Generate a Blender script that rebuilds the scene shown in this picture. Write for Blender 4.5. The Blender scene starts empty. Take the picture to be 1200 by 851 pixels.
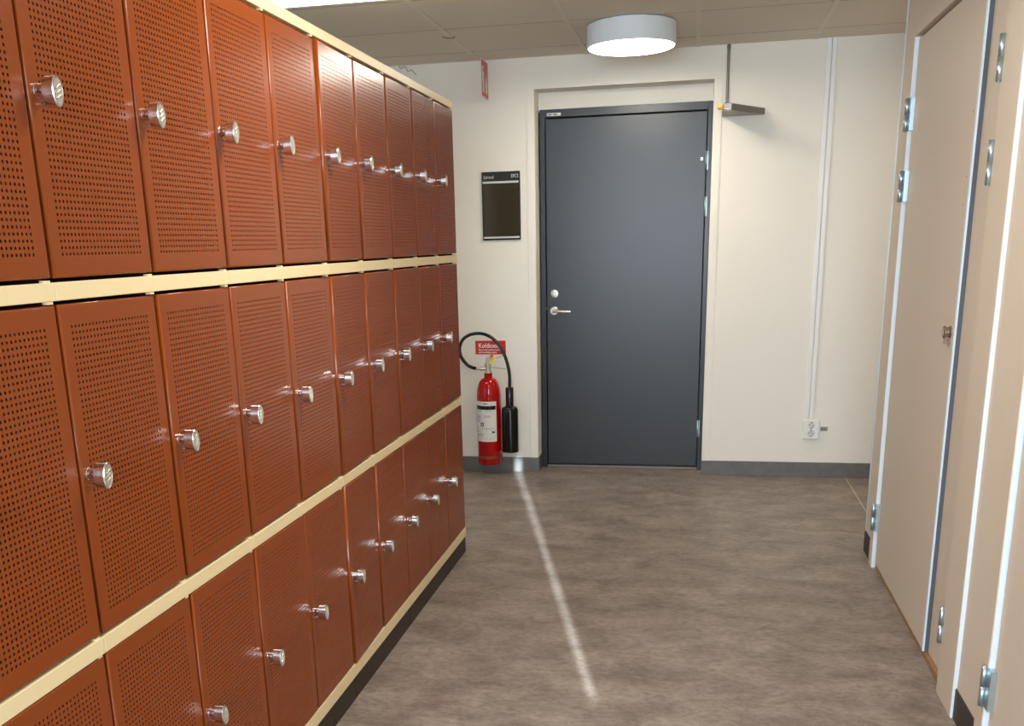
import bpy, bmesh, math, random
from mathutils import Vector, Matrix
random.seed(4)
COL = bpy.context.scene.collection
PI = math.pi

# ------------------------------------------------------------------ materials
def lin(r, g, b):
    f = lambda c: (c/255/12.92) if c/255 <= .04045 else ((c/255+.055)/1.055)**2.4
    return (f(r), f(g), f(b), 1)
def mat(name, rgb, rough=.5, metal=0, spec=.5, coat=0, bump=0, bscale=200, vary=0, vscale=3):
    m = bpy.data.materials.new(name); m.use_nodes = True
    nt = m.node_tree; b = nt.nodes['Principled BSDF']
    b.inputs['Base Color'].default_value = lin(*rgb)
    b.inputs['Roughness'].default_value = rough
    b.inputs['Metallic'].default_value = metal
    b.inputs['Specular IOR Level'].default_value = spec
    b.inputs['Coat Weight'].default_value = coat
    tc = nt.nodes.new('ShaderNodeTexCoord')
    if vary:
        n = nt.nodes.new('ShaderNodeTexNoise'); n.inputs['Scale'].default_value = vscale
        n.inputs['Detail'].default_value = 4
        nt.links.new(tc.outputs['Object'], n.inputs['Vector'])
        mx = nt.nodes.new('ShaderNodeMix'); mx.data_type = 'RGBA'
        c = lin(*rgb)
        mx.inputs[6].default_value = tuple(x*(1-vary) for x in c[:3])+(1,)
        mx.inputs[7].default_value = tuple(min(1, x*(1+vary)) for x in c[:3])+(1,)
        nt.links.new(n.outputs['Fac'], mx.inputs[0]); nt.links.new(mx.outputs[2], b.inputs['Base Color'])
    if bump:
        n2 = nt.nodes.new('ShaderNodeTexNoise'); n2.inputs['Scale'].default_value = bscale
        nt.links.new(tc.outputs['Object'], n2.inputs['Vector'])
        bp = nt.nodes.new('ShaderNodeBump'); bp.inputs['Strength'].default_value = bump
        bp.inputs['Distance'].default_value = .002
        nt.links.new(n2.outputs['Fac'], bp.inputs['Height']); nt.links.new(bp.outputs['Normal'], b.inputs['Normal'])
    return m
def emis(name, rgb, strength):
    m = bpy.data.materials.new(name); m.use_nodes = True
    b = m.node_tree.nodes['Principled BSDF']
    b.inputs['Base Color'].default_value = (.8, .8, .8, 1)
    b.inputs['Emission Color'].default_value = lin(*rgb); b.inputs['Emission Strength'].default_value = strength
    return m

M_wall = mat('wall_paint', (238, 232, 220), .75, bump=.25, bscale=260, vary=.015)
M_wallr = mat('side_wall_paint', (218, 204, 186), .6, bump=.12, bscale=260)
M_trimw = mat('door_trim_paint', (226, 219, 208), .4)
M_ceil = mat('ceiling_tile', (222, 212, 196), .9, bump=.3, bscale=420, vary=.03, vscale=40)
M_grid = mat('ceiling_grid_paint', (224, 215, 200), .6)
M_seam = mat('ceiling_seam', (176, 164, 146), .9)
M_red = mat('locker_enamel', (136, 63, 18), .23, spec=.45)
M_redin = mat('locker_inside_shade', (60, 16, 8), .8)  # darkened enamel: shade behind the holes and gaps is in the colour
M_cream = mat('cream_enamel', (236, 217, 172), .38)
M_plinth = mat('plinth_brown', (44, 32, 23), .5)
M_chrome = mat('chrome', (225, 225, 226), .12, metal=1)
M_brush = mat('brushed_metal', (205, 200, 190), .35, metal=1)
M_lock = mat('lock_chrome', (222, 222, 224), .2, metal=1)
M_dial = mat('dial_face', (206, 203, 190), .32, metal=.75)
M_darkm = mat('dark_rubber', (26, 25, 25), .55)
M_black = mat('black_plastic', (9, 9, 10), .2)
M_doorg = mat('door_slate_paint', (25, 27, 30), .36, spec=.62, vary=.06, vscale=2)
M_frame = mat('door_frame_paint', (32, 35, 38), .32, vary=.03)
M_base = mat('baseboard_vinyl', (104, 102, 99), .5, vary=.3, vscale=22)
M_based = mat('baseboard_brown', (60, 50, 46), .55, vary=.1, vscale=20)
M_leaf = mat('side_door_paint', (215, 200, 181), .5, bump=.05, bscale=120)
M_edge = mat('daylit_edge_tint', (222, 232, 240), .4)  # bluish white puts window daylight on the edges into the colour
M_wood = mat('threshold_wood', (158, 120, 84), .5, vary=.2, vscale=60)
M_zinc = mat('zinc_hinge', (186, 204, 212), .34, metal=.9)
M_extred = mat('extinguisher_red', (172, 2, 6), .14, spec=.5)
M_white = mat('white_plastic', (238, 236, 228), .35)
M_paper = mat('label_paper', (226, 222, 214), .55)
M_signred = mat('sign_red', (200, 28, 30), .35)
M_ink = mat('grey_ink', (92, 90, 88), .6)
M_panel = mat('sign_panel', (34, 35, 31), .25)
M_glassy = mat('sign_glossy', (58, 52, 40), .12)
M_strip = mat('sign_strip', (205, 204, 196), .4)
M_yellow = mat('yellow_tag', (236, 226, 40), .5)
M_orange = mat('orange_tag', (240, 110, 30), .5)
M_brown = mat('brass_band', (120, 76, 40), .4, metal=.4)
M_amber = mat('amber_plastic', (228, 180, 92), .4)
M_steel = mat('bracket_steel', (128, 122, 110), .4, metal=.55)
M_lampbody = mat('lamp_housing', (226, 232, 234), .45)
M_diff = emis('lamp_diffuser', (255, 246, 228), 30)
M_led = emis('panel_diffuser', (236, 246, 255), 5)
M_daylight = None

def floor_material():
    m = bpy.data.materials.new('linoleum'); m.use_nodes = True
    nt = m.node_tree; N = nt.nodes; L = nt.links; b = N['Principled BSDF']
    tc = N.new('ShaderNodeTexCoord'); mp = N.new('ShaderNodeMapping')
    mp.inputs['Scale'].default_value = (1.0, 1.55, 1); L.new(tc.outputs['Object'], mp.inputs['Vector'])
    n1 = N.new('ShaderNodeTexNoise'); n1.inputs['Scale'].default_value = 4.2; n1.inputs['Detail'].default_value = 9
    n1.inputs['Roughness'].default_value = .68; n1.inputs['Distortion'].default_value = .35
    n2 = N.new('ShaderNodeTexNoise'); n2.inputs['Scale'].default_value = 34; n2.inputs['Detail'].default_value = 8
    n2.inputs['Roughness'].default_value = .7; n2.inputs['Distortion'].default_value = .5
    for n in (n1, n2): L.new(mp.outputs['Vector'], n.inputs['Vector'])
    r = N.new('ShaderNodeValToRGB'); e = r.color_ramp.elements
    e[0].position = .3; e[0].color = lin(112, 99, 90); e[1].position = .66; e[1].color = lin(164, 149, 137)
    L.new(n1.outputs['Fac'], r.inputs['Fac'])
    r2 = N.new('ShaderNodeValToRGB'); e = r2.color_ramp.elements
    e[0].position = .34; e[0].color = (.50, .48, .48, 1); e[1].position = .58; e[1].color = (1, 1, 1, 1)
    L.new(n2.outputs['Fac'], r2.inputs['Fac'])
    mx = N.new('ShaderNodeMix'); mx.data_type = 'RGBA'; mx.blend_type = 'MULTIPLY'; mx.inputs[0].default_value = .7
    L.new(r.outputs['Color'], mx.inputs[6]); L.new(r2.outputs['Color'], mx.inputs[7])
    L.new(mx.outputs[2], b.inputs['Base Color'])
    b.inputs['Roughness'].default_value = .42; b.inputs['Specular IOR Level'].default_value = .4
    bp = N.new('ShaderNodeBump'); bp.inputs['Strength'].default_value = .05; bp.inputs['Distance'].default_value = .002
    L.new(n2.outputs['Fac'], bp.inputs['Height']); L.new(bp.outputs['Normal'], b.inputs['Normal'])
    return m
M_floor = floor_material()

# ------------------------------------------------------------------ mesh helpers
def V(bm, *pts): return [bm.verts.new(p) for p in pts]
def box(bm, x0, x1, y0, y1, z0, z1, mi=0, bev=0):
    n0 = len(bm.faces)
    v = V(bm, (x0,y0,z0),(x1,y0,z0),(x1,y1,z0),(x0,y1,z0),(x0,y0,z1),(x1,y0,z1),(x1,y1,z1),(x0,y1,z1))
    fs = [bm.faces.new([v[i] for i in q]) for q in ((0,3,2,1),(4,5,6,7),(0,1,5,4),(1,2,6,5),(2,3,7,6),(3,0,4,7))]
    for f in fs: f.material_index = mi
    if bev:
        es = list({e for f in fs for e in f.edges})
        r = bmesh.ops.bevel(bm, geom=es, offset=bev, segments=2, affect='EDGES', profile=.5)
        for f in r['faces']: f.material_index = mi
def prism(bm, pts, axis, a, b, mi=0, bev=0):
    """pts: 2D outline; extruded along axis from a to b"""
    def P(p, t):
        if axis == 'x': return (t, p[0], p[1])
        if axis == 'y': return (p[0], t, p[1])
        return (p[0], p[1], t)
    A = V(bm, *[P(p, a) for p in pts]); B = V(bm, *[P(p, b) for p in pts])
    n = len(pts); fs = [bm.faces.new(A[::-1]), bm.faces.new(B)]
    for i in range(n): fs.append(bm.faces.new((A[i], A[(i+1) % n], B[(i+1) % n], B[i])))
    for f in fs: f.material_index = mi
    if bev:
        es = [e for e in fs[1].edges]+[e for e in fs[0].edges]
        r = bmesh.ops.bevel(bm, geom=es, offset=bev, segments=2, affect='EDGES', profile=.5)
        for f in r['faces']: f.material_index = mi
def lathe(bm, prof, center=(0,0,0), axis='z', n=32, mi=0, smooth=True):
    """prof: list of (r, t) along axis"""
    cx, cy, cz = center; rings = []
    for r, t in prof:
        ring = []
        for i in range(n):
            a = 2*PI*i/n; u, w = r*math.cos(a), r*math.sin(a)
            p = {'z': (cx+u, cy+w, cz+t), 'x': (cx+t, cy+u, cz+w), 'y': (cx+u, cy+t, cz+w)}[axis]
            ring.append(bm.verts.new(p))
        rings.append(ring)
    cur = rings[0]
    for k in range(len(rings)-1):
        nx = rings[k+1]
        for i in range(n):
            f = bm.faces.new((cur[i], cur[(i+1) % n], nx[(i+1) % n], nx[i])); f.smooth = smooth; f.material_index = mi
        cur = nx
        if k+2 < len(prof):
            d0 = Vector((prof[k+1][0]-prof[k][0], prof[k+1][1]-prof[k][1])); d1_ = Vector((prof[k+2][0]-prof[k+1][0], prof[k+2][1]-prof[k+1][1]))
            if d0.length > 1e-6 and d1_.length > 1e-6 and d0.angle(d1_) > .6:
                for i in range(n):
                    e = bm.edges.get((nx[i], nx[(i+1) % n]))
                    if e: e.smooth = False
    for ring, flip in ((rings[0], True), (rings[-1], False)):
        f = bm.faces.new(ring[::-1] if flip else ring); f.material_index = mi
        for e in f.edges: e.smooth = False
def tube(bm, pts, r, n=10, mi=0, cat=0):
    pts = [Vector(p) for p in pts]
    if cat:     # Catmull-Rom resample
        P = [pts[0]*2-pts[1]]+pts+[pts[-1]*2-pts[-2]]; out = []
        for i in range(1, len(P)-2):
            for s in range(cat):
                t = s/cat; a, b, c, d = P[i-1], P[i], P[i+1], P[i+2]
                out.append(.5*((2*b)+(c-a)*t+(2*a-5*b+4*c-d)*t*t+(3*b-a-3*c+d)*t**3))
        out.append(pts[-1]); pts = out
    rings = []; up = Vector((0, 1, .01)).normalized()
    for i, p in enumerate(pts):
        d = (pts[min(i+1, len(pts)-1)]-pts[max(i-1, 0)]).normalized()
        s = d.cross(up)
        if s.length < .05: s = d.cross(Vector((1, 0, 0)))
        s.normalize(); w = s.cross(d)
        rr = r[i] if isinstance(r, list) else r
        rings.append([bm.verts.new(p+s*rr*math.cos(2*PI*k/n)+w*rr*math.sin(2*PI*k/n)) for k in range(n)])
    for a, b in zip(rings, rings[1:]):
        for i in range(n):
            f = bm.faces.new((a[i], a[(i+1) % n], b[(i+1) % n], b[i])); f.smooth = True; f.material_index = mi
    bm.faces.new(rings[0][::-1]).material_index = mi; bm.faces.new(rings[-1]).material_index = mi
def obj(name, bm, mats, parent=None, loc=None):
    bmesh.ops.recalc_face_normals(bm, faces=bm.faces)
    me = bpy.data.meshes.new(name); bm.to_mesh(me); bm.free()
    for m in (mats if isinstance(mats, (list, tuple)) else [mats]): me.materials.append(m)
    o = bpy.data.objects.new(name, me); COL.objects.link(o)
    if parent: o.parent = parent; o.matrix_parent_inverse = Matrix.Identity(4)
    if loc: o.location = loc
    return o
def B(): return bmesh.new()
def empty(name, loc, label=None, cat=None, group=None, kind=None):
    o = bpy.data.objects.new(name, None); COL.objects.link(o); o.location = loc; o.empty_display_size = .1
    tag(o, label, cat, group, kind); return o
def tag(o, label=None, cat=None, group=None, kind=None):
    for k, v in (('label', label), ('category', cat), ('group', group), ('kind', kind)):
        if v: o[k] = v
    return o
def text(name, body, size, parent, loc, rot, m, bold=0, align='LEFT', depth=.0004, sx=1):
    cu = bpy.data.curves.new(name+'_c', 'FONT'); cu.body = body; cu.size = size; cu.offset = bold
    cu.extrude = depth; cu.align_x = align; cu.resolution_u = 3
    t = bpy.data.objects.new(name+'_c', cu); COL.objects.link(t)
    dg = bpy.context.evaluated_depsgraph_get(); me = bpy.data.meshes.new_from_object(t.evaluated_get(dg))
    bpy.data.objects.remove(t); bpy.data.curves.remove(cu)
    me.transform(Matrix.Diagonal((sx, 1, 1, 1)))
    me.materials.clear(); me.materials.append(m)
    o = bpy.data.objects.new(name, me); COL.objects.link(o); o.parent = parent; o.location = loc; o.rotation_euler = rot
    return o
FACE_Y = (PI/2, 0, 0)      # text facing -Y (towards the room)

# ------------------------------------------------------------------ key dimensions
D = 5.906; ZC = 2.36; XR = .772
OX0, OX1, OZ = -.925, .060, 2.194      # opening in the far wall
REC = 6.041
YB = -2.2                               # back wall
# ------------------------------------------------------------------ shell
b = B(); box(b, -3.3, 2.3, YB-.1, D+.3, -.1, 0); tag(obj('floor', b, M_floor), kind='structure')
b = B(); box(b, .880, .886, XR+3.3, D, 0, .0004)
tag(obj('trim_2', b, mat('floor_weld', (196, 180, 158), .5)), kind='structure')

b = B()
box(b, -3.3, OX0, D, D+.22, 0, ZC)
box(b, OX1, 2.3, D, D+.22, 0, ZC)
box(b, OX0, OX1, D, D+.22, OZ, ZC)
box(b, OX0, OX1, REC+.02, D+.22, 2.09, OZ)      # wall above the door frame, set back
box(b, OX0, OX1, D+.215, D+.25, 0, 2.2)
tag(obj('wall_far', b, M_wall), kind='structure')
b = B(); box(b, -3.4, -3.3, YB-.1, D+.2, 0, ZC); tag(obj('wall_left', b, M_wall), kind='structure')

# right wall with two door openings, its far end stops short of the far wall
D2a, D2b = 2.83, 4.29     # double door frame, outer
D3a, D3b = 1.50, 2.60
Y_E = 4.47
b = B()
for y0, y1 in ((D2b, Y_E), (D3b, D2a), (1.2, D3a)): box(b, XR, XR+.14, y0, y1, 0, ZC)
for y0, y1 in ((D2a, D2b), (D3a, D3b)):
    box(b, XR, XR+.14, y0, y1, 2.13, ZC); box(b, XR+.10, XR+.14, y0, y1, 0, 2.13)
box(b, XR+.14, 2.3, 1.2, 1.3, 0, ZC)
box(b, XR+.14, 2.3, 4.37, Y_E, 0, ZC)
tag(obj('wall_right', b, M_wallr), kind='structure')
b = B()
tube(b, [(XR+.001, Y_E, 0.088), (XR+.001, Y_E, ZC)], .0055, 8)
tag(obj('trim_1', b, M_edge), kind='structure')
b = B(); box(b, 2.3, 2.4, YB-.1, D+.2, 0, ZC); tag(obj('wall_far_right', b, M_wall), kind='structure')

# back wall (behind the photographer): window and a narrow gap the sun comes through
SX, SW, SZ0, SZ1 = .985, .052, 0, 0
sun_dir = Vector((-.2498, 1, 0)).normalized()
EL = math.radians(13.5)
hor = lambda y: (y-YB)*math.hypot(.2498, 1)
SZ0 = hor(2.80)*math.tan(EL); SZ1 = hor(5.9)*math.tan(EL)+.10
b = B()
box(b, -3.3, SX-SW/2, YB-.1, YB, 0, ZC); box(b, SX+SW/2, 2.3, YB-.1, YB, 0, ZC)
box(b, SX-SW/2, SX+SW/2, YB-.1, YB, 0, SZ0); box(b, SX-SW/2, SX+SW/2, YB-.1, YB, SZ1, ZC)
tag(obj('wall_back', b, M_wall), kind='structure')
# ceiling with grid
TX = [-1.2305+.6*i for i in range(-3, 6)]; TY = [D-.2777-.6*i for i in range(0, 14)]
PX0, PX1, PY0, PY1 = -2.43, -1.262, TY[3]+.01, TY[2]-.06
b = B(); box(b, -3.3, 2.3, YB-.1, D+.3, ZC, ZC+.1)
ceil = tag(obj('ceiling', b, M_ceil), kind='structure')
b = B()
for x in TX:
    box(b, x-.012, x+.012, YB, D, ZC-.0025, ZC)
obj('ceiling_grid', b, M_grid, ceil)
b = B()
for y in TY:
    box(b, -3.3, 2.3, y-.003, y+.003, ZC-.0012, ZC, 0)
obj('ceiling_seam', b, M_seam, ceil)

# baseboards
BH = .088
b = B()
box(b, -3.3, OX0, D-.008, D, 0, BH); box(b, OX0, OX0+.006, D-.008, REC-.004, 0, BH)
tag(obj('baseboard_far_left', b, M_base), kind='structure')
b = B(); box(b, OX1, 2.3, D-.008, D, 0, BH, bev=.0015)
tag(obj('baseboard_far_right', b, M_base), kind='structure')
for nm, y0, y1 in (('baseboard_right_far', D2b+.001, Y_E+.002), ('baseboard_right', D3b+.001, D2a-.001)):
    b = B(); box(b, XR-.004, XR, y0, y1, 0, .093)
    if nm.endswith('far'): box(b, XR-.004, XR+.3, Y_E, Y_E+.004, 0, .093)
    tag(obj(nm, b, M_based), kind='structure')

# flat casing boards beside the far door
b = B()
for x0, x1 in ((OX0-.045, OX0-.0005), (OX1+.0005, OX1+.045)): box(b, x0, x1, D-.007, D, BH, OZ-.002, bev=.001)
tag(obj('trim_3', b, M_wall), kind='structure')

# ------------------------------------------------------------------ door_1: slate door in the far wall
d1 = empty('door_1', (-.43, REC, 0), 'dark slate grey door at the end of the corridor', 'door', kind='structure')
def at(x, y, z, o=(-.43, REC, 0)): return (x-o[0], y-o[1], z-o[2])
OFF = Vector((-.43, REC, 0))
def lb(bm, x0, x1, y0, y1, z0, z1, mi=0, bev=0):
    box(bm, x0-OFF.x, x1-OFF.x, y0-OFF.y, y1-OFF.y, z0-OFF.z, z1-OFF.z, mi, bev)
b = B()
FX0, FX1 = -.915, .060
LX0, LX1 = -.882, .030
for x0, x1 in ((FX0, LX0-.004), (LX1+.004, FX1)): lb(b, x0, x1, REC-.012, REC+.05, 0, 2.1, bev=.002)
lb(b, LX0-.004, LX1+.004, REC-.012, REC+.05, 2.056, 2.1, bev=.002)
lb(b, FX0, LX0+.01, REC+.018, REC+.07, 0, 2.1, 1); lb(b, LX1-.01, FX1, REC+.018, REC+.07, 0, 2.1, 1)
obj('door_frame', b, [M_frame, M_darkm], d1)
b = B(); lb(b, LX0, LX1, REC-.002, REC+.04, .022, 2.050, bev=.0025); leaf = obj('door_leaf', b, M_doorg, d1)
b = B(); lb(b, LX0-.004, LX1+.004, REC-.015, REC+.06, 0, .018, bev=.003); obj('threshold', b, mat('threshold_metal', (120, 112, 102), .45, metal=.6), d1)
b = B()
lathe(b, [(.026, 0), (.026, -.006), (.022, -.010), (.014, -.011), (.014, -.016), (.009, -.017)], at(-.836, REC-.002, 1.067), 'y', 24)
lb(b, -.840, -.832, REC-.021, REC-.017, 1.058, 1.078)
obj('door_lock', b, M_brush, d1)
b = B()
c = at(-.838, REC-.002, .966)
lathe(b, [(.025, 0), (.025, -.007), (.021, -.010)], c, 'y', 24)
lathe(b, [(.010, -.008), (.010, -.045)], c, 'y', 16)
tube(b, [(c[0]-.004, c[1]-.045, c[2]), (c[0]+.02, c[1]-.050, c[2]+.001), (c[0]+.07, c[1]-.050, c[2]-.002), (c[0]+.105, c[1]-.046, c[2]-.004)], .0095, 12, cat=5)
obj('door_handle', b, M_brush, d1)
b = B(); lb(b, LX0-.006, LX0+.001, REC-.0135, REC-.003, .972, .988, bev=.002); obj('strike_plate', b, M_chrome, d1)
for z0, z1 in ((1.735, 1.84), (1.485, 1.595), (.205, .31)):
    b = B()
    tube(b, [at(LX1+.002, REC-.016, z0), at(LX1+.002, REC-.016, z1)], .007, 12)
    lb(b, LX1-.004, LX1+.012, REC-.013, REC-.010, z0+.004, z1-.004)
    obj('hinge', b, M_zinc, d1)
b = B(); lb(b, .0, .012, REC-.005, REC-.002, 1.79, 1.806); obj('contact_plate', b, M_brush, d1)
b = B(); lb(b, -.872, -.792, REC-.0135, REC-.012, 2.064, 2.080); st = obj('door_sticker', b, M_paper, d1)
text('sticker_lettering', 'M11 9001', .0135, st, at(-.864, REC-.0137, 2.067), FACE_Y, M_black, bold=.0003)

# ------------------------------------------------------------------ right wall doors
XF, XL1, XL2 = .760, .7745, .789
def hinge_r(parent, y, z0, z1, plate=True, r=.0075, X=XF):
    b = B(); zm = (z0+z1)/2
    tube(b, [(X-.006, y, z0), (X-.006, y, z0+.003)], r*.7, 12); tube(b, [(X-.006, y, z0+.002), (X-.006, y, zm-.001)], r, 12)
    tube(b, [(X-.006, y, zm+.001), (X-.006, y, z1-.002)], r, 12); tube(b, [(X-.006, y, z1-.003), (X-.006, y, z1)], r*.7, 12)
    if plate:
        box(b, X-.001, XL1-.0005, y-.040, y-.002, z0+.003, z1-.003)
    for v in b.verts: v.co -= parent.location
    obj('hinge', b, M_zinc, parent)
def rel(bm, p):
    for v in bm.verts: v.co -= p.location
    return bm
d2 = empty('door_2', (XF, 3.56, 0), 'pair of beige cupboard door leaves in the right wall', 'door', kind='structure')
b = B()
box(b, XF, XR+.10, 4.225, D2b, 0, 2.13, bev=.002); box(b, XF, XR+.10, D2a, 3.005, 0, 2.13, bev=.002)
box(b, XF, XR+.10, 3.005, 4.225, 2.062, 2.13, bev=.002)
box(b, XL1+.02, XR+.10, 3.0, 4.23, 2.045, 2.063)
obj('door_frame', rel(b, d2), M_leaf, d2)
b = B(); box(b, XL1, XL1+.03, 3.275, 4.215, .022, 2.052, bev=.002); box(b, XL1-.002, XL1+.004, 3.270, 3.284, .022, 2.052, 1)
for dz, dy in ((1.70, .012), (1.52, .016), (1.44, .02)): box(b, XL1-.0006, XL1, 3.275+.03+dy, 3.275+.034+dy, dz, dz+.004, 2)
lf = obj('door_leaf', rel(b, d2), [M_leaf, M_edge, M_ink], d2)
b = B(); box(b, XL2, XL2+.03, 3.00, 3.262, .022, 2.052, bev=.002); obj('side_leaf', rel(b, d2), M_leaf, d2)
b = B(); box(b, XL1+.004, XL2+.01, 3.262, 3.272, .02, 2.052); obj('door_gasket', rel(b, d2), mat('gasket_blue_grey', (82, 90, 98), .6), d2)
b = B(); box(b, XL1+.004, XL1+.03, 3.005, 4.225, 0, .021, bev=.001); obj('threshold', rel(b, d2), M_wood, d2)
for z0, z1 in ((1.732, 1.853), (1.478, 1.595), (.164, .282)): hinge_r(d2, 4.232, z0, z1)
for z0, z1 in ((1.738, 1.856), (1.481, 1.599), (.163, .279)): hinge_r(d2, 3.002, z0, z1, plate=False)
b = B()
c = (XL1, 3.325, 1.066)
lathe(b, [(.019, 0), (.019, -.004), (.016, -.006), (.016, -.014), (.019, -.016), (.019, -.021), (.015, -.023)], c, 'x', 24)
box(b, XL1-.018, XL1, 3.318, 3.332, 1.030, 1.066, bev=.002)
obj('door_knob', rel(b, d2), mat('dark_chrome', (176, 160, 148), .18, metal=1), d2)
for y0 in (4.2265,):
    b = B(); box(b, XF+.002, XL1+.002, y0-.003, y0, 0, 2.06); obj('daylit_jamb_face', rel(b, d2), M_edge, d2)  # thin sheet over the jamb return, daylight painted in its colour
b = B(); box(b, XF+.001, XR, D2a-.002, D2a, 0, 2.13); obj('daylit_jamb_face', rel(b, d2), M_edge, d2)

d3 = empty('door_3', (XF, 2.05, 0), 'beige door at the right edge of the photo', 'door', kind='structure')
b = B()
box(b, XF, XR+.10, 2.535, D3b, 0, 2.13, bev=.002); box(b, XF, XR+.10, D3a, 1.56, 0, 2.13, bev=.002)
box(b, XF, XR+.10, 1.56, 2.535, 2.062, 2.13, bev=.002)
obj('door_frame', rel(b, d3), M_leaf, d3)
b = B(); box(b, XL1, XL1+.03, 1.57, 2.527, .022, 2.052, bev=.002); obj('door_leaf', rel(b, d3), M_leaf, d3)
b = B(); box(b, XF+.002, XL1+.002, 2.532, 2.535, 0, 2.06); obj('daylit_jamb_face', rel(b, d3), M_edge, d3)  # same daylight-tinted sheet on the jamb return
for z0, z1 in ((1.738, 1.856), (.178, .292)): hinge_r(d3, 2.541, z0, z1)

# ------------------------------------------------------------------ lockers
XLK = -1.005; YE = 4.239; W = .3106
ROWS = [(.115, .685), (.716, 1.2945), (1.324, 1.904)]
RAILS = [(.074, .115), (.685, .716), (1.2945, 1.324), (1.904, 1.931)]
DW, DH, DT = W-.0095, .567, .020
def door_mesh():
    """perforated steel door; origin at lower near corner of its front face; front faces +X, width along +Y"""
    b = B(); nc, nr, pt, hr = 24, 49, .01028, .0029
    y0 = .0295; z0 = (DH-(nr-1)*pt)/2
    ys, ye = y0-pt/2, y0+(nc-.5)*pt; zs, ze = z0-pt/2, z0+(nr-.5)*pt
    r = .0038
    # flat front around the perforated field
    for a0, a1, c0, c1 in ((r, DW-r, r, zs), (r, DW-r, ze, DH-r), (r, ys, zs, ze), (ye, DW-r, zs, ze)):
        v = V(b, (0, a0, c0), (0, a1, c0), (0, a1, c1), (0, a0, c1)); b.faces.new(v)
    # rolled edges and returns
    prof = [(0, r), (-r*.08, r*.62), (-r*.29, r*.29), (-r*.62, r*.08), (-r, 0), (-DT, 0)]
    loops = []
    for x, i in prof: loops.append(V(b, (x, i, i), (x, DW-i, i), (x, DW-i, DH-i), (x, i, DH-i)))
    for A, C in zip(loops, loops[1:]):
        for k in range(4):
            f = b.faces.new((A[k], A[(k+1) % 4], C[(k+1) % 4], C[k])); f.smooth = True
    # holes
    oct_ = [(math.cos(PI/4*k), math.sin(PI/4*k)) for k in range(8)]
    sq = [(1, 0), (1, 1), (0, 1), (-1, 1), (-1, 0), (-1, -1), (0, -1), (1, -1)]
    h = pt/2
    grid = {}
    def gv(i, j):
        if (i, j) not in grid: grid[(i, j)] = b.verts.new((0, ys+i*h, zs+j*h))
        return grid[(i, j)]
    for j in range(nr):
        for i in range(nc):
            cy, cz = y0+i*pt, z0+j*pt
            o = [gv(2*i+1+s[0], 2*j+1+s[1]) for s in sq]
            n = V(b, *[(0, cy+hr*u, cz+hr*w) for u, w in oct_])
            m = V(b, *[(-.0012, cy+hr*u, cz+hr*w) for u, w in oct_])
            for k in range(8):
                k2 = (k+1) % 8
                b.faces.new((o[k], o[k2], n[k2], n[k])); f = b.faces.new((n[k], n[k2], m[k2], m[k])); f.smooth = True
    me = bpy.data.meshes.new('door'); b.to_mesh(me); b.free(); me.materials.append(M_red)
    return me
def lock_mesh():
    b = B()
    lathe(b, [(.0108, 0), (.0108, .001), (.0102, .0015), (.0102, .0135)], (0, 0, 0), 'x', 24, 0)
    lathe(b, [(.0082, .0130), (.0082, .0165)], (0, 0, 0), 'x', 20, 2)
    def oval(ry, rz, n=36, k=.12):
        out = []
        for i in range(n):
            a = 2*PI*i/n; c, s = math.cos(a), math.sin(a)
            out.append((ry*c*(1+k*s*.5), rz*s-.003))
        return out
    rings = []
    for x, sc in ((.0155, .93), (.0165, 1.0), (.0350, 1.0), (.0365, .95), (.0365, .86), (.0360, .84)):
        rings.append(V(b, *[(x, p[0], p[1]) for p in oval(.0135*sc, .0230*sc)]))
    for q, (A, C) in enumerate(zip(rings, rings[1:])):
        for i in range(36):
            f = b.faces.new((A[i], A[(i+1) % 36], C[(i+1) % 36], C[i])); f.smooth = True; f.material_index = 0 if q < 4 else 1
    for R0 in rings:
        for i in range(36): b.edges.get((R0[i], R0[(i+1) % 36])).smooth = False
    b.faces.new(rings[0][::-1]); f = b.faces.new(rings[-1]); f.material_index = 1
    # swirl ridges on the dial face
    for s in (-1, 0, 1):
        pts = []
        for t in range(7):
            u = -1+t/3
            pts.append((.0364, .0085*u, -.003+.0075*s+.0035*math.sin(u*2.2)))
        tube(b, pts, .0011, 6, 1)
    tube(b, [(0, .002, -.020), (.020, .002, -.020)], .0016, 8, 0)       # steady pin
    bmesh.ops.recalc_face_normals(b, faces=b.faces)
    me = bpy.data.meshes.new('lock'); b.to_mesh(me); b.free()
    for m in (M_lock, M_dial, M_darkm): me.materials.append(m)
    return me
DOOR, LOCK = door_mesh(), lock_mesh()
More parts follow.
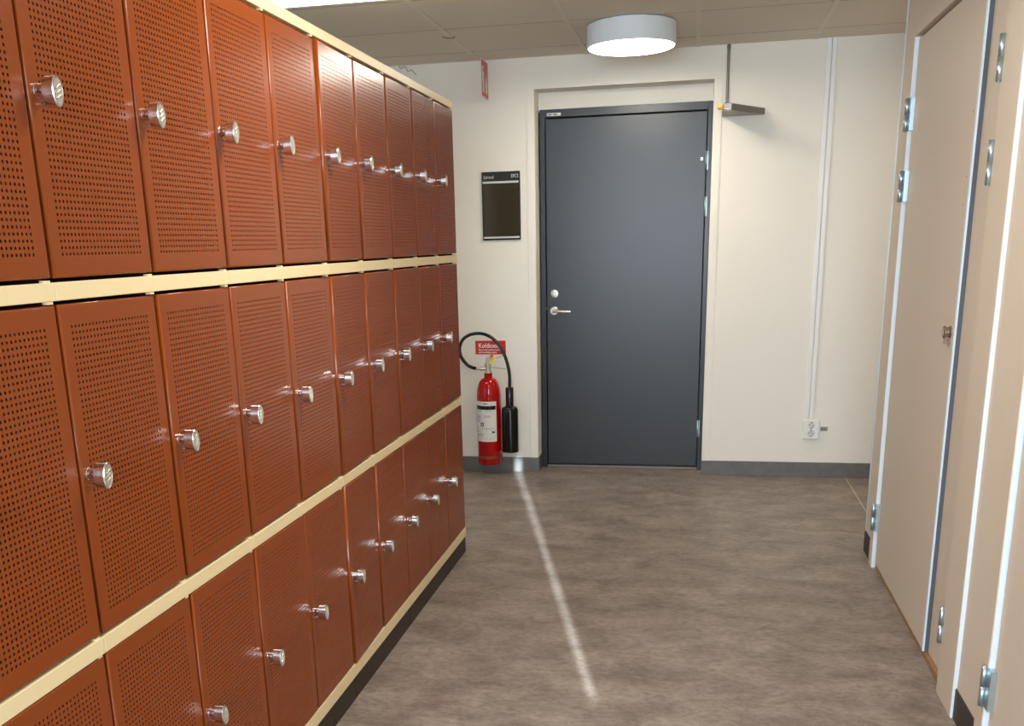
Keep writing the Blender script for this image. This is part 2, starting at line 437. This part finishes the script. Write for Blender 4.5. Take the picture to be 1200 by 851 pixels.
def make_unit(cols):
    """origin: floor, near corner of the front; extends +Y; depth towards -X"""
    w = cols*W; root = empty('locker_unit', (0, 0, 0)); g = .0006
    b = B(); t = .0012
    box(b, -.50, -.022, g, g+t, .074, 1.905); box(b, -.50, -.022, w-g-t, w-g, .074, 1.905)
    box(b, -.502, -.50, g, w-g, .074, 1.905)
    for c in range(1, cols): box(b, -.50, -.022, c*W-t, c*W+t, .1, 1.905)
    for z0, z1 in RAILS: box(b, -.50, -.0225, g, w-g, z0+.004, min(z1-.004, 1.925))
    for c in range(cols+1):
        y = min(max(c*W, .006), w-.006)
        for z0, z1 in ROWS: box(b, -.030, -.0205, y-.005, y+.005, z0, z1)
    obj('locker_body', b, M_redin, root)
    for i, (z0, z1) in enumerate(RAILS):
        b = B(); box(b, -.022 if i < 3 else -.50, .0005, g, w-g, z0+.0005, z1, bev=.0012)
        for c in range(cols):
            y = (c+1)*W-.020
            if i > 0: box(b, -.012, -.001, y, y+.012, z0-.0042, z0+.001)
            if i < 3: box(b, -.012, -.001, y, y+.012, z1-.001, z1+.0035)
        obj('rail', b, M_cream, root)
    b = B(); box(b, -.49, -.003, g*1.5, w-g*1.5, 0, .0735, bev=.001); obj('plinth', b, M_plinth, root)
    for c in range(cols):
        for z0, z1 in ROWS:
            d = bpy.data.objects.new('locker_door', DOOR); COL.objects.link(d); d.parent = root
            d.location = (0, c*W+.0050, (z0+z1)/2-DH/2)
            l = bpy.data.objects.new('locker_lock', LOCK); COL.objects.link(l); l.parent = d
            l.location = (0, .0200, DH/2+(.002, .0, -.003)[ROWS.index((z0, z1))]); l.rotation_euler.x = random.uniform(-.12, .12)
    return root
def copy_unit(src):
    r = src.copy(); COL.objects.link(r)
    for ch in list(src.children):
        c = ch.copy(); COL.objects.link(c); c.parent = r
        for gch in list(ch.children):
            q = gch.copy(); COL.objects.link(q); q.parent = c
    return r
G = 'perforated lockers in the left row'
u1 = make_unit(1); u1.location = (XLK, YE-W, 0)
tag(u1, 'narrow single-column red perforated locker at the far end, nearest the fire extinguisher', 'locker', G)
first = make_unit(2)
LBL = ['two-column red perforated locker unit directly beside the single-column one at the far end',
       'two-column red perforated locker unit in mid row, third from the far end',
       'two-column red perforated locker unit whose top doors catch the ceiling lamp glare, third from the left edge',
       'two-column red perforated locker unit second from the left edge, large locks on full doors',
       'two-column red perforated locker unit cut off by the left edge of the photo']
LBL[1] = 'two-column red perforated locker unit, third from the far end, glare spot on its top door'
LBL[2] = 'middle two-column red perforated locker unit, third from the left edge of the photo'
for i in range(5):
    u = first if i == 0 else copy_unit(first)
    u.location = (XLK, YE-W*(3+2*i), 0); tag(u, LBL[i], 'locker', G)
# every door hangs at its own tiny angle
for u in [o for o in COL.objects if o.get('group') == G]:
    for d in u.children:
        if d.name.startswith('locker_door'):
            y = u.location.y+d.location.y
            d.rotation_euler = (0, random.gauss(0, .0016), random.gauss(0, .0022))
            if abs(y-(YE-5*W)) < .05: d.rotation_euler.z = .028; d.location.x = .005      # tilt added so this column catches the lamp glare

# ------------------------------------------------------------------ ceiling lamps
lamp = empty('ceiling_lamp', (-.342, 5.20, ZC), 'round white drum ceiling lamp glowing above the grey door', 'lamp')
b = B(); R_ = .212
lathe(b, [(R_-.02, 0), (R_-.02, -.008), (R_, -.008), (R_, -.100), (R_-.003, -.104), (R_-.009, -.104), (R_-.009, -.098)], (0, 0, 0), 'z', 96)
obj('lamp_housing', b, M_lampbody, lamp)
b = B(); lathe(b, [(R_-.010, -.099), (R_-.010, -.106), (R_-.016, -.109), (R_-.05, -.110)], (0, 0, 0), 'z', 96); obj('lamp_diffuser', b, M_diff, lamp)
pl = empty('ceiling_panel_light', ((PX0+PX1)/2, (PY0+PY1)/2, ZC), 'bright flat white panel light in the ceiling, above the lockers at the top left', 'lamp')
b = B(); hx, hy = (PX1-PX0)/2, (PY1-PY0)/2
for x0, x1, y0, y1 in ((-hx, hx, -hy, -hy+.012), (-hx, hx, hy-.012, hy), (-hx, -hx+.012, -hy, hy), (hx-.012, hx, -hy, hy)): box(b, x0, x1, y0, y1, -.006, 0)
obj('panel_frame', b, M_lampbody, pl)
b = B(); box(b, -hx+.011, hx-.011, -hy+.011, hy-.011, -.004, 0); obj('panel_diffuser', b, M_led, pl)

# small wires by the ceiling
b = B(); z = ZC-.002
tube(b, [(-1.70, 5.895, z), (-1.69, 5.88, z-.016), (-1.66, 5.88, z-.010), (-1.645, 5.875, z-.035), (-1.625, 5.88, z-.028), (-1.60, 5.89, z-.055)], .0022, 6, cat=5)
tag(obj('loose_cable', b, mat('grey_cable', (150, 146, 140), .5)), 'thin grey loose cable curling at the far ceiling edge above the lockers', 'cable')
b = B(); tube(b, [(-1.27, 5.19, ZC-.001), (-1.25, 5.20, ZC-.006), (-1.215, 5.21, ZC-.007), (-1.205, 5.185, ZC-.001)], .002, 6, cat=5)
tag(obj('wire_clip', b, mat('dark_wire', (120, 110, 96), .5)), 'tiny bent wire clip on a ceiling tile joint, left of the lamp', 'clip')

# ------------------------------------------------------------------ projecting red sign
XS = -1.19
sg = empty('projecting_sign', (XS, 5.815, 2.345), 'small red and white fire extinguisher sign projecting from the wall just under the ceiling', 'sign')
b = B(); box(b, -.002, .002, -.088, .088, -.195, 0); obj('sign_plate', b, M_paper, sg)
b = B()
for s in (-1, 1):
    x0, x1 = (.002, .0028) if s > 0 else (-.0028, -.002)
    box(b, x0, x1, -.082, .082, -.189, -.006)
obj('red_field', b, M_signred, sg)
b = B(); X0, X1 = .0028, .0034
def sym(pts): prism(b, pts, 'x', X0, X1)
sym([(-.062, -.170), (-.022, -.170), (-.022, -.075), (-.030, -.062), (-.054, -.062), (-.062, -.075)])     # cylinder
sym([(-.048, -.060), (-.036, -.060), (-.036, -.045), (-.048, -.045)])
sym([(-.070, -.045), (-.026, -.045), (-.020, -.036), (-.066, -.036)])                                      # lever
sym([(-.074, -.120), (-.068, -.120), (-.064, -.050), (-.070, -.046)])                                      # hose
sym([(.012, -.170), (.060, -.170), (.068, -.130), (.058, -.085), (.052, -.115), (.040, -.045), (.028, -.105), (.018, -.090), (.006, -.130)])  # flame
obj('sign_symbol', b, M_paper, sg)
b = B(); box(b, -.003, .003, .088, .0905, -.19, -.005); obj('sign_bracket', b, M_brush, sg)

# ------------------------------------------------------------------ room sign
rs = empty('room_sign', (-1.125, D, 1.386), 'black rectangular room sign with two pale strips, left of the grey door', 'sign')
b = B(); box(b, -.113, .113, -.010, 0, 0, .380, bev=.002); obj('sign_board', b, M_panel, rs)
b = B(); box(b, -.100, .104, -.0112, -.0098, .024, .306); obj('sign_window', b, M_glassy, rs)
b = B(); box(b, -.106, .104, -.0125, -.0098, .316, .327); obj('sign_strip', b, M_strip, rs)
b = B(); box(b, -.106, .106, -.0125, -.0098, .010, .020); obj('sign_strip', b, M_strip, rs)
text('sign_lettering', 'L\u00e4rosal', .024, rs, (-.100, -.0104, .343), FACE_Y, M_strip, sx=.86)
text('sign_lettering', 'E9C5', .027, rs, (.104, -.0104, .345), FACE_Y, M_strip, align='RIGHT', sx=.72)

# ------------------------------------------------------------------ extinguisher notice
kn = empty('wall_notice', (-1.2095, D, .721), 'small red wall notice headed Koldioxid behind the black hose', 'sign')
b = B(); box(b, -.0935, .0935, -.002, 0, 0, .082); obj('notice_plate', b, M_signred, kn)
text('notice_heading', 'Koldioxid', .0385, kn, (-.075, -.0024, .040), FACE_Y, M_white, bold=.0008, sx=.87)
text('notice_text', 'Sl\u00e4cker brand i elektrisk utrustning', .0128, kn, (-.075, -.0024, .0235), FACE_Y, M_white, bold=.0003, sx=.76)
text('notice_text', 'och brandfarliga v\u00e4tskor', .0128, kn, (-.075, -.0024, .0085), FACE_Y, M_white, bold=.0003, sx=.92)

# ------------------------------------------------------------------ fire extinguisher
EX, EY, EZ = -1.209, 5.812, .066
ex = empty('fire_extinguisher', (EX, EY, EZ), 'red carbon dioxide fire extinguisher with black hose hung on the wall beside the lockers', 'fire extinguisher')
r = .0725
b = B()
prof = [(.060, 0), (.068, .002), (r, .012), (r, .405)]
for i in range(1, 9):
    a = i/8*PI/2; prof.append((.024+(r-.024)*math.cos(a)**.85, .405+.120*math.sin(a)))
prof += [(.024, .555)]
prof = [p for k, p in enumerate(prof) if k == 0 or p != prof[k-1]]
lathe(b, prof, (0, 0, 0), 'z', 48); body = obj('cylinder', b, M_extred, ex)
def arc_label(bm, rr, a0, a1, z0, z1, mi=0, n=24):
    A = V(bm, *[(rr*math.cos(a0+(a1-a0)*i/n), rr*math.sin(a0+(a1-a0)*i/n), z0) for i in range(n+1)])
    C = V(bm, *[(v.co.x, v.co.y, z1) for v in A])
    for i in range(n):
        f = bm.faces.new((A[i], A[i+1], C[i+1], C[i])); f.smooth = True; f.material_index = mi
dg = math.radians
b = B(); arc_label(b, r+.0006, dg(178), dg(318), .148, .392, 0)
arc_label(b, r+.0010, dg(182), dg(314), .342, .366, 1)
arc_label(b, r+.0010, dg(255), dg(275), .374, .381, 2)
for (a0, a1, z) in ((196, 212, .332), (222, 244, .332), (262, 292, .332), (206, 238, .304), (206, 236, .297), (206, 238, .290), (256, 290, .304), (256, 286, .297),
                    (206, 232, .282), (206, 228, .275), (206, 236, .268), (184, 310, .236), (184, 310, .216), (240, 304, .226), (200, 226, .207),
                    (226, 250, .196), (226, 252, .188), (228, 250, .180), (184, 310, .170), (200, 300, .163)):
    arc_label(b, r+.0010, dg(a0), dg(a1), z, z+.0022, 2, 6)
arc_label(b, r+.0010, dg(236), dg(254), .242, .264, 3, 6); arc_label(b, r+.0014, dg(241), dg(249), .248, .258, 0, 4)
arc_label(b, r+.0010, dg(188), dg(194), .322, .334, 1, 3); arc_label(b, r+.0010, dg(212), dg(219), .178, .192, 2, 3)
arc_label(b, r+.0010, dg(292), dg(308), .200, .212, 2, 4)
obj('instruction_label', b, [M_paper, M_black, M_ink, M_brown], ex)
b = B(); lathe(b, [(r+.0005, .040), (r+.0012, .041), (r+.0012, .055), (r+.0005, .056)], (0, 0, 0), 'z', 48); obj('lower_band', b, M_brown, ex)
b = B()
lathe(b, [(.021, .550), (.021, .562), (.017, .566), (.017, .592), (.020, .596), (.020, .612), (.014, .618)], (0, 0, 0), 'z', 24)
tube(b, [(-.012, 0, .580), (-.034, -.004, .580)], .010, 14); tube(b, [(-.034, -.004, .580), (-.046, -.004, .580)], .013, 6)
tube(b, [(-.046, -.004, .580), (-.078, -.002, .583)], .0085, 14)
box(b, -.011, .011, -.012, .012, .61, .650, bev=.002)
obj('valve', b, M_brush, ex)
b = B()
prism(b, [(-.004, .590), (.028, .592), (.105, .582), (.108, .576), (.030, .584), (-.004, .582)], 'y', -.008, .008)
prism(b, [(-.012, .626), (.010, .624), (.092, .652), (.092, .659), (.006, .636), (-.012, .640)], 'y', -.008, .008)
obj('squeeze_lever', b, M_brush, ex)
b = B(); prism(b, [(-.004, .598), (.012, .600), (.060, .640), (.048, .646), (.008, .618)], 'y', -.0135, -.0115); obj('safety_tag', b, M_yellow, ex)
b = B(); prism(b, [(.014, .650), (.026, .642), (.038, .652), (.034, .668), (.020, .672)], 'y', -.014, -.0115); obj('seal_tag', b, M_orange, ex)
b = B()
hose = [(-1.273+.000, .668), (-1.300, .668), (-1.340, .686), (-1.372, .735), (-1.377, .785), (-1.358, .830), (-1.318, .858), (-1.265, .868), (-1.215, .860), (-1.165, .830),
        (-1.120, .770), (-1.092, .700), (-1.078, .625), (-1.078, .560), (-1.079, .52)]
pts = [(x-EX, (-.01 if i > 2 else -.004)-.0*i, z-EZ-.012) for i, (x, z) in enumerate(hose)]
pts[0] = (-.072, -.003, .583); pts[1] = (-.098, -.006, .588)
tube(b, pts, .0098, 14, cat=6); obj('hose', b, M_black, ex)
b = B()
lathe(b, [(.0215, .47), (.0235, .466), (.0235, .36), (.026, .357), (.042, .350), (.049, .338), (.050, .325), (.050, .085), (.047, .078), (.040, .076), (.038, .080)][::-1], (.130, -.010, 0), 'z', 36)
obj('discharge_horn', b, M_black, ex)
b = B(); box(b, -.03, .03, r-.004, D-EY, .47, .50, bev=.003); obj('wall_hook', b, M_brush, ex)
b = B(); box(b, .045, .16, .035, D-EY, .060, .070, bev=.002); obj('horn_hook', b, M_brush, ex)

# ------------------------------------------------------------------ bracket by the door, conduit, socket
wb = empty('wall_bracket', (.22, D, 2.0), 'small tapered grey steel shelf bracket with amber knob, upper right of the grey door', 'bracket')
b = B(); prism(b, [(-.112, -.285), (-.072, -.285), (.111, -.008), (.111, 0), (-.105, 0), (-.112, -.01)], 'z', 0, .033, bev=.0015); obj('bracket_plate', b, M_steel, wb)
b = B(); box(b, -.113, -.071, -.297, -.284, -.001, .035, bev=.003); box(b, -.098, -.086, -.299, -.297, .006, .028, 0); obj('end_cap', b, M_chrome, wb)
b = B(); lathe(b, [(.010, 0), (.014, -.004), (.015, -.020), (.013, -.028), (.008, -.030)], (-.1125, -.290, .017), 'x', 20); obj('bracket_knob', b, M_amber, wb)
b = B(); tube(b, [(-.090, -.008, .033), (-.090, -.008, ZC-2.0-.012)], .0075, 12); lathe(b, [(.010, .3385), (.010, .352), (.006, .36)], (-.090, -.0095, 0), 'z', 12)
obj('drop_rod', b, M_steel, wb)

M_duct = mat('duct_plastic', (240, 238, 234), .35)
ct = empty('cable_trunking', (.657, D, .35), 'pair of slim white cable ducts running down the far wall to the socket', 'cable duct')
for x in (-.0135, .0135):
    b = B(); box(b, x-.0115, x+.0115, -.011, 0, .0, ZC-.35, bev=.002); obj('duct', b, M_duct, ct)
so = empty('wall_socket', (.672, D, .230), 'white double wall socket below the cable ducts on the far wall', 'socket')
b = B(); box(b, -.045, .045, -.026, 0, 0, .114, bev=.005); obj('socket_plate', b, M_white, so)
M_sd = mat('socket_recess', (218, 214, 204), .5)
for z in (.034, .080):
    b = B(); lathe(b, [(.0205, -.0255), (.0205, -.0270), (.0180, -.0272), (.0175, -.0262)], (0, 0, z), 'y', 28, 0)
    for s in (-1, 1): lathe(b, [(.0030, -.0260), (.0030, -.0266)], (s*.0085, 0, z-s*.003), 'y', 10, 1)
    box(b, -.003, .003, -.0275, -.026, z+.0135, z+.019, 1); box(b, -.003, .003, -.0275, -.026, z-.019, z-.0135, 1)
    obj('socket_outlet', b, [M_sd, M_black], so)
wl = empty('marking_label', (.746, D, .284), 'tiny clear printed marking label just right of the wall socket', 'label')
b = B(); box(b, -.020, .020, -.001, 0, -.010, .014); obj('label_tape', b, mat('label_tape', (206, 200, 190), .4), wl)
text('label_lettering', 'E9:4', .017, wl, (-.018, -.0014, -.006), FACE_Y, M_ink, bold=.0003, sx=.85)
wl.children[1].data.materials[0] = mat('faded_ink', (150, 147, 142), .6)

# ------------------------------------------------------------------ window daylight and sun, plus added overhead fills
def area(name, loc, rot, sx, sy, power, col, shape='RECTANGLE', spread=PI):
    l = bpy.data.lights.new(name, 'AREA'); l.shape = shape; l.size = sx; l.size_y = sy; l.energy = power; l.color = col; l.spread = spread
    o = bpy.data.objects.new(name, l); COL.objects.link(o); o.location = loc; o.rotation_euler = rot; return o
WARM = (1, .92, .80); COOL = (.70, .85, 1)
area('added_fill_near', (-.34, 2.3, ZC-.10), (0, 0, 0), .4, .4, 20, WARM, 'DISK')  # added overhead fill, unseen, no fixture modelled
area('added_fill_rear', (-.34, -.7, ZC-.10), (0, 0, 0), .4, .4, 20, WARM, 'DISK')  # invented overhead fill behind the camera
area('added_fill_side', (1.6, 5.2, ZC-.10), (0, 0, 0), .4, .4, 4, WARM, 'DISK')  # unseen fill light added in the alcove
area('window_daylight', (-.55, YB+.03, 1.55), (PI/2, 0, 0), 2.6, 1.3, 185, COOL)
sl = bpy.data.lights.new('sun', 'SUN'); sl.energy = 21; sl.angle = math.radians(.32); sl.color = (.76, .90, 1)
so_ = bpy.data.objects.new('sun', sl); COL.objects.link(so_)
dv = Vector((sun_dir.x*math.cos(EL), sun_dir.y*math.cos(EL), -math.sin(EL)))
so_.rotation_euler = dv.to_track_quat('-Z', 'Y').to_euler(); so_.location = (2, -6, 4)
w = bpy.data.worlds.new('World'); bpy.context.scene.world = w; w.use_nodes = True
w.node_tree.nodes['Background'].inputs[0].default_value = (.6, .75, 1, 1); w.node_tree.nodes['Background'].inputs[1].default_value = .6

# ------------------------------------------------------------------ camera
f, pi_, ya, ro, H = 1155.0, -.2728, -.2125, -.0268, 1.3653
cp, sp, cy, sy, cr, sr = math.cos(pi_), math.sin(pi_), math.cos(ya), math.sin(ya), math.cos(ro), math.sin(ro)
fwd = Vector((sy*cp, cy*cp, sp)); right = Vector((cy, -sy, 0)); up = right.cross(fwd)
r2 = cr*right+sr*up; u2 = -sr*right+cr*up
cam = bpy.data.cameras.new('camera'); co = bpy.data.objects.new('camera', cam); COL.objects.link(co)
cam.sensor_fit = 'HORIZONTAL'; cam.sensor_width = 36; cam.lens = f/1200*36
cam.shift_x = 31.8932/1200; cam.shift_y = 184.0044/1200; cam.clip_start = .02
co.matrix_world = Matrix(((r2.x, u2.x, -fwd.x, 0), (r2.y, u2.y, -fwd.y, 0), (r2.z, u2.z, -fwd.z, H), (0, 0, 0, 1)))
bpy.context.scene.camera = co
vs = bpy.context.scene.view_settings
vs.view_transform = 'Standard'; vs.look = 'None'; vs.gamma = 1; vs.exposure = .22; vs.use_curve_mapping = False
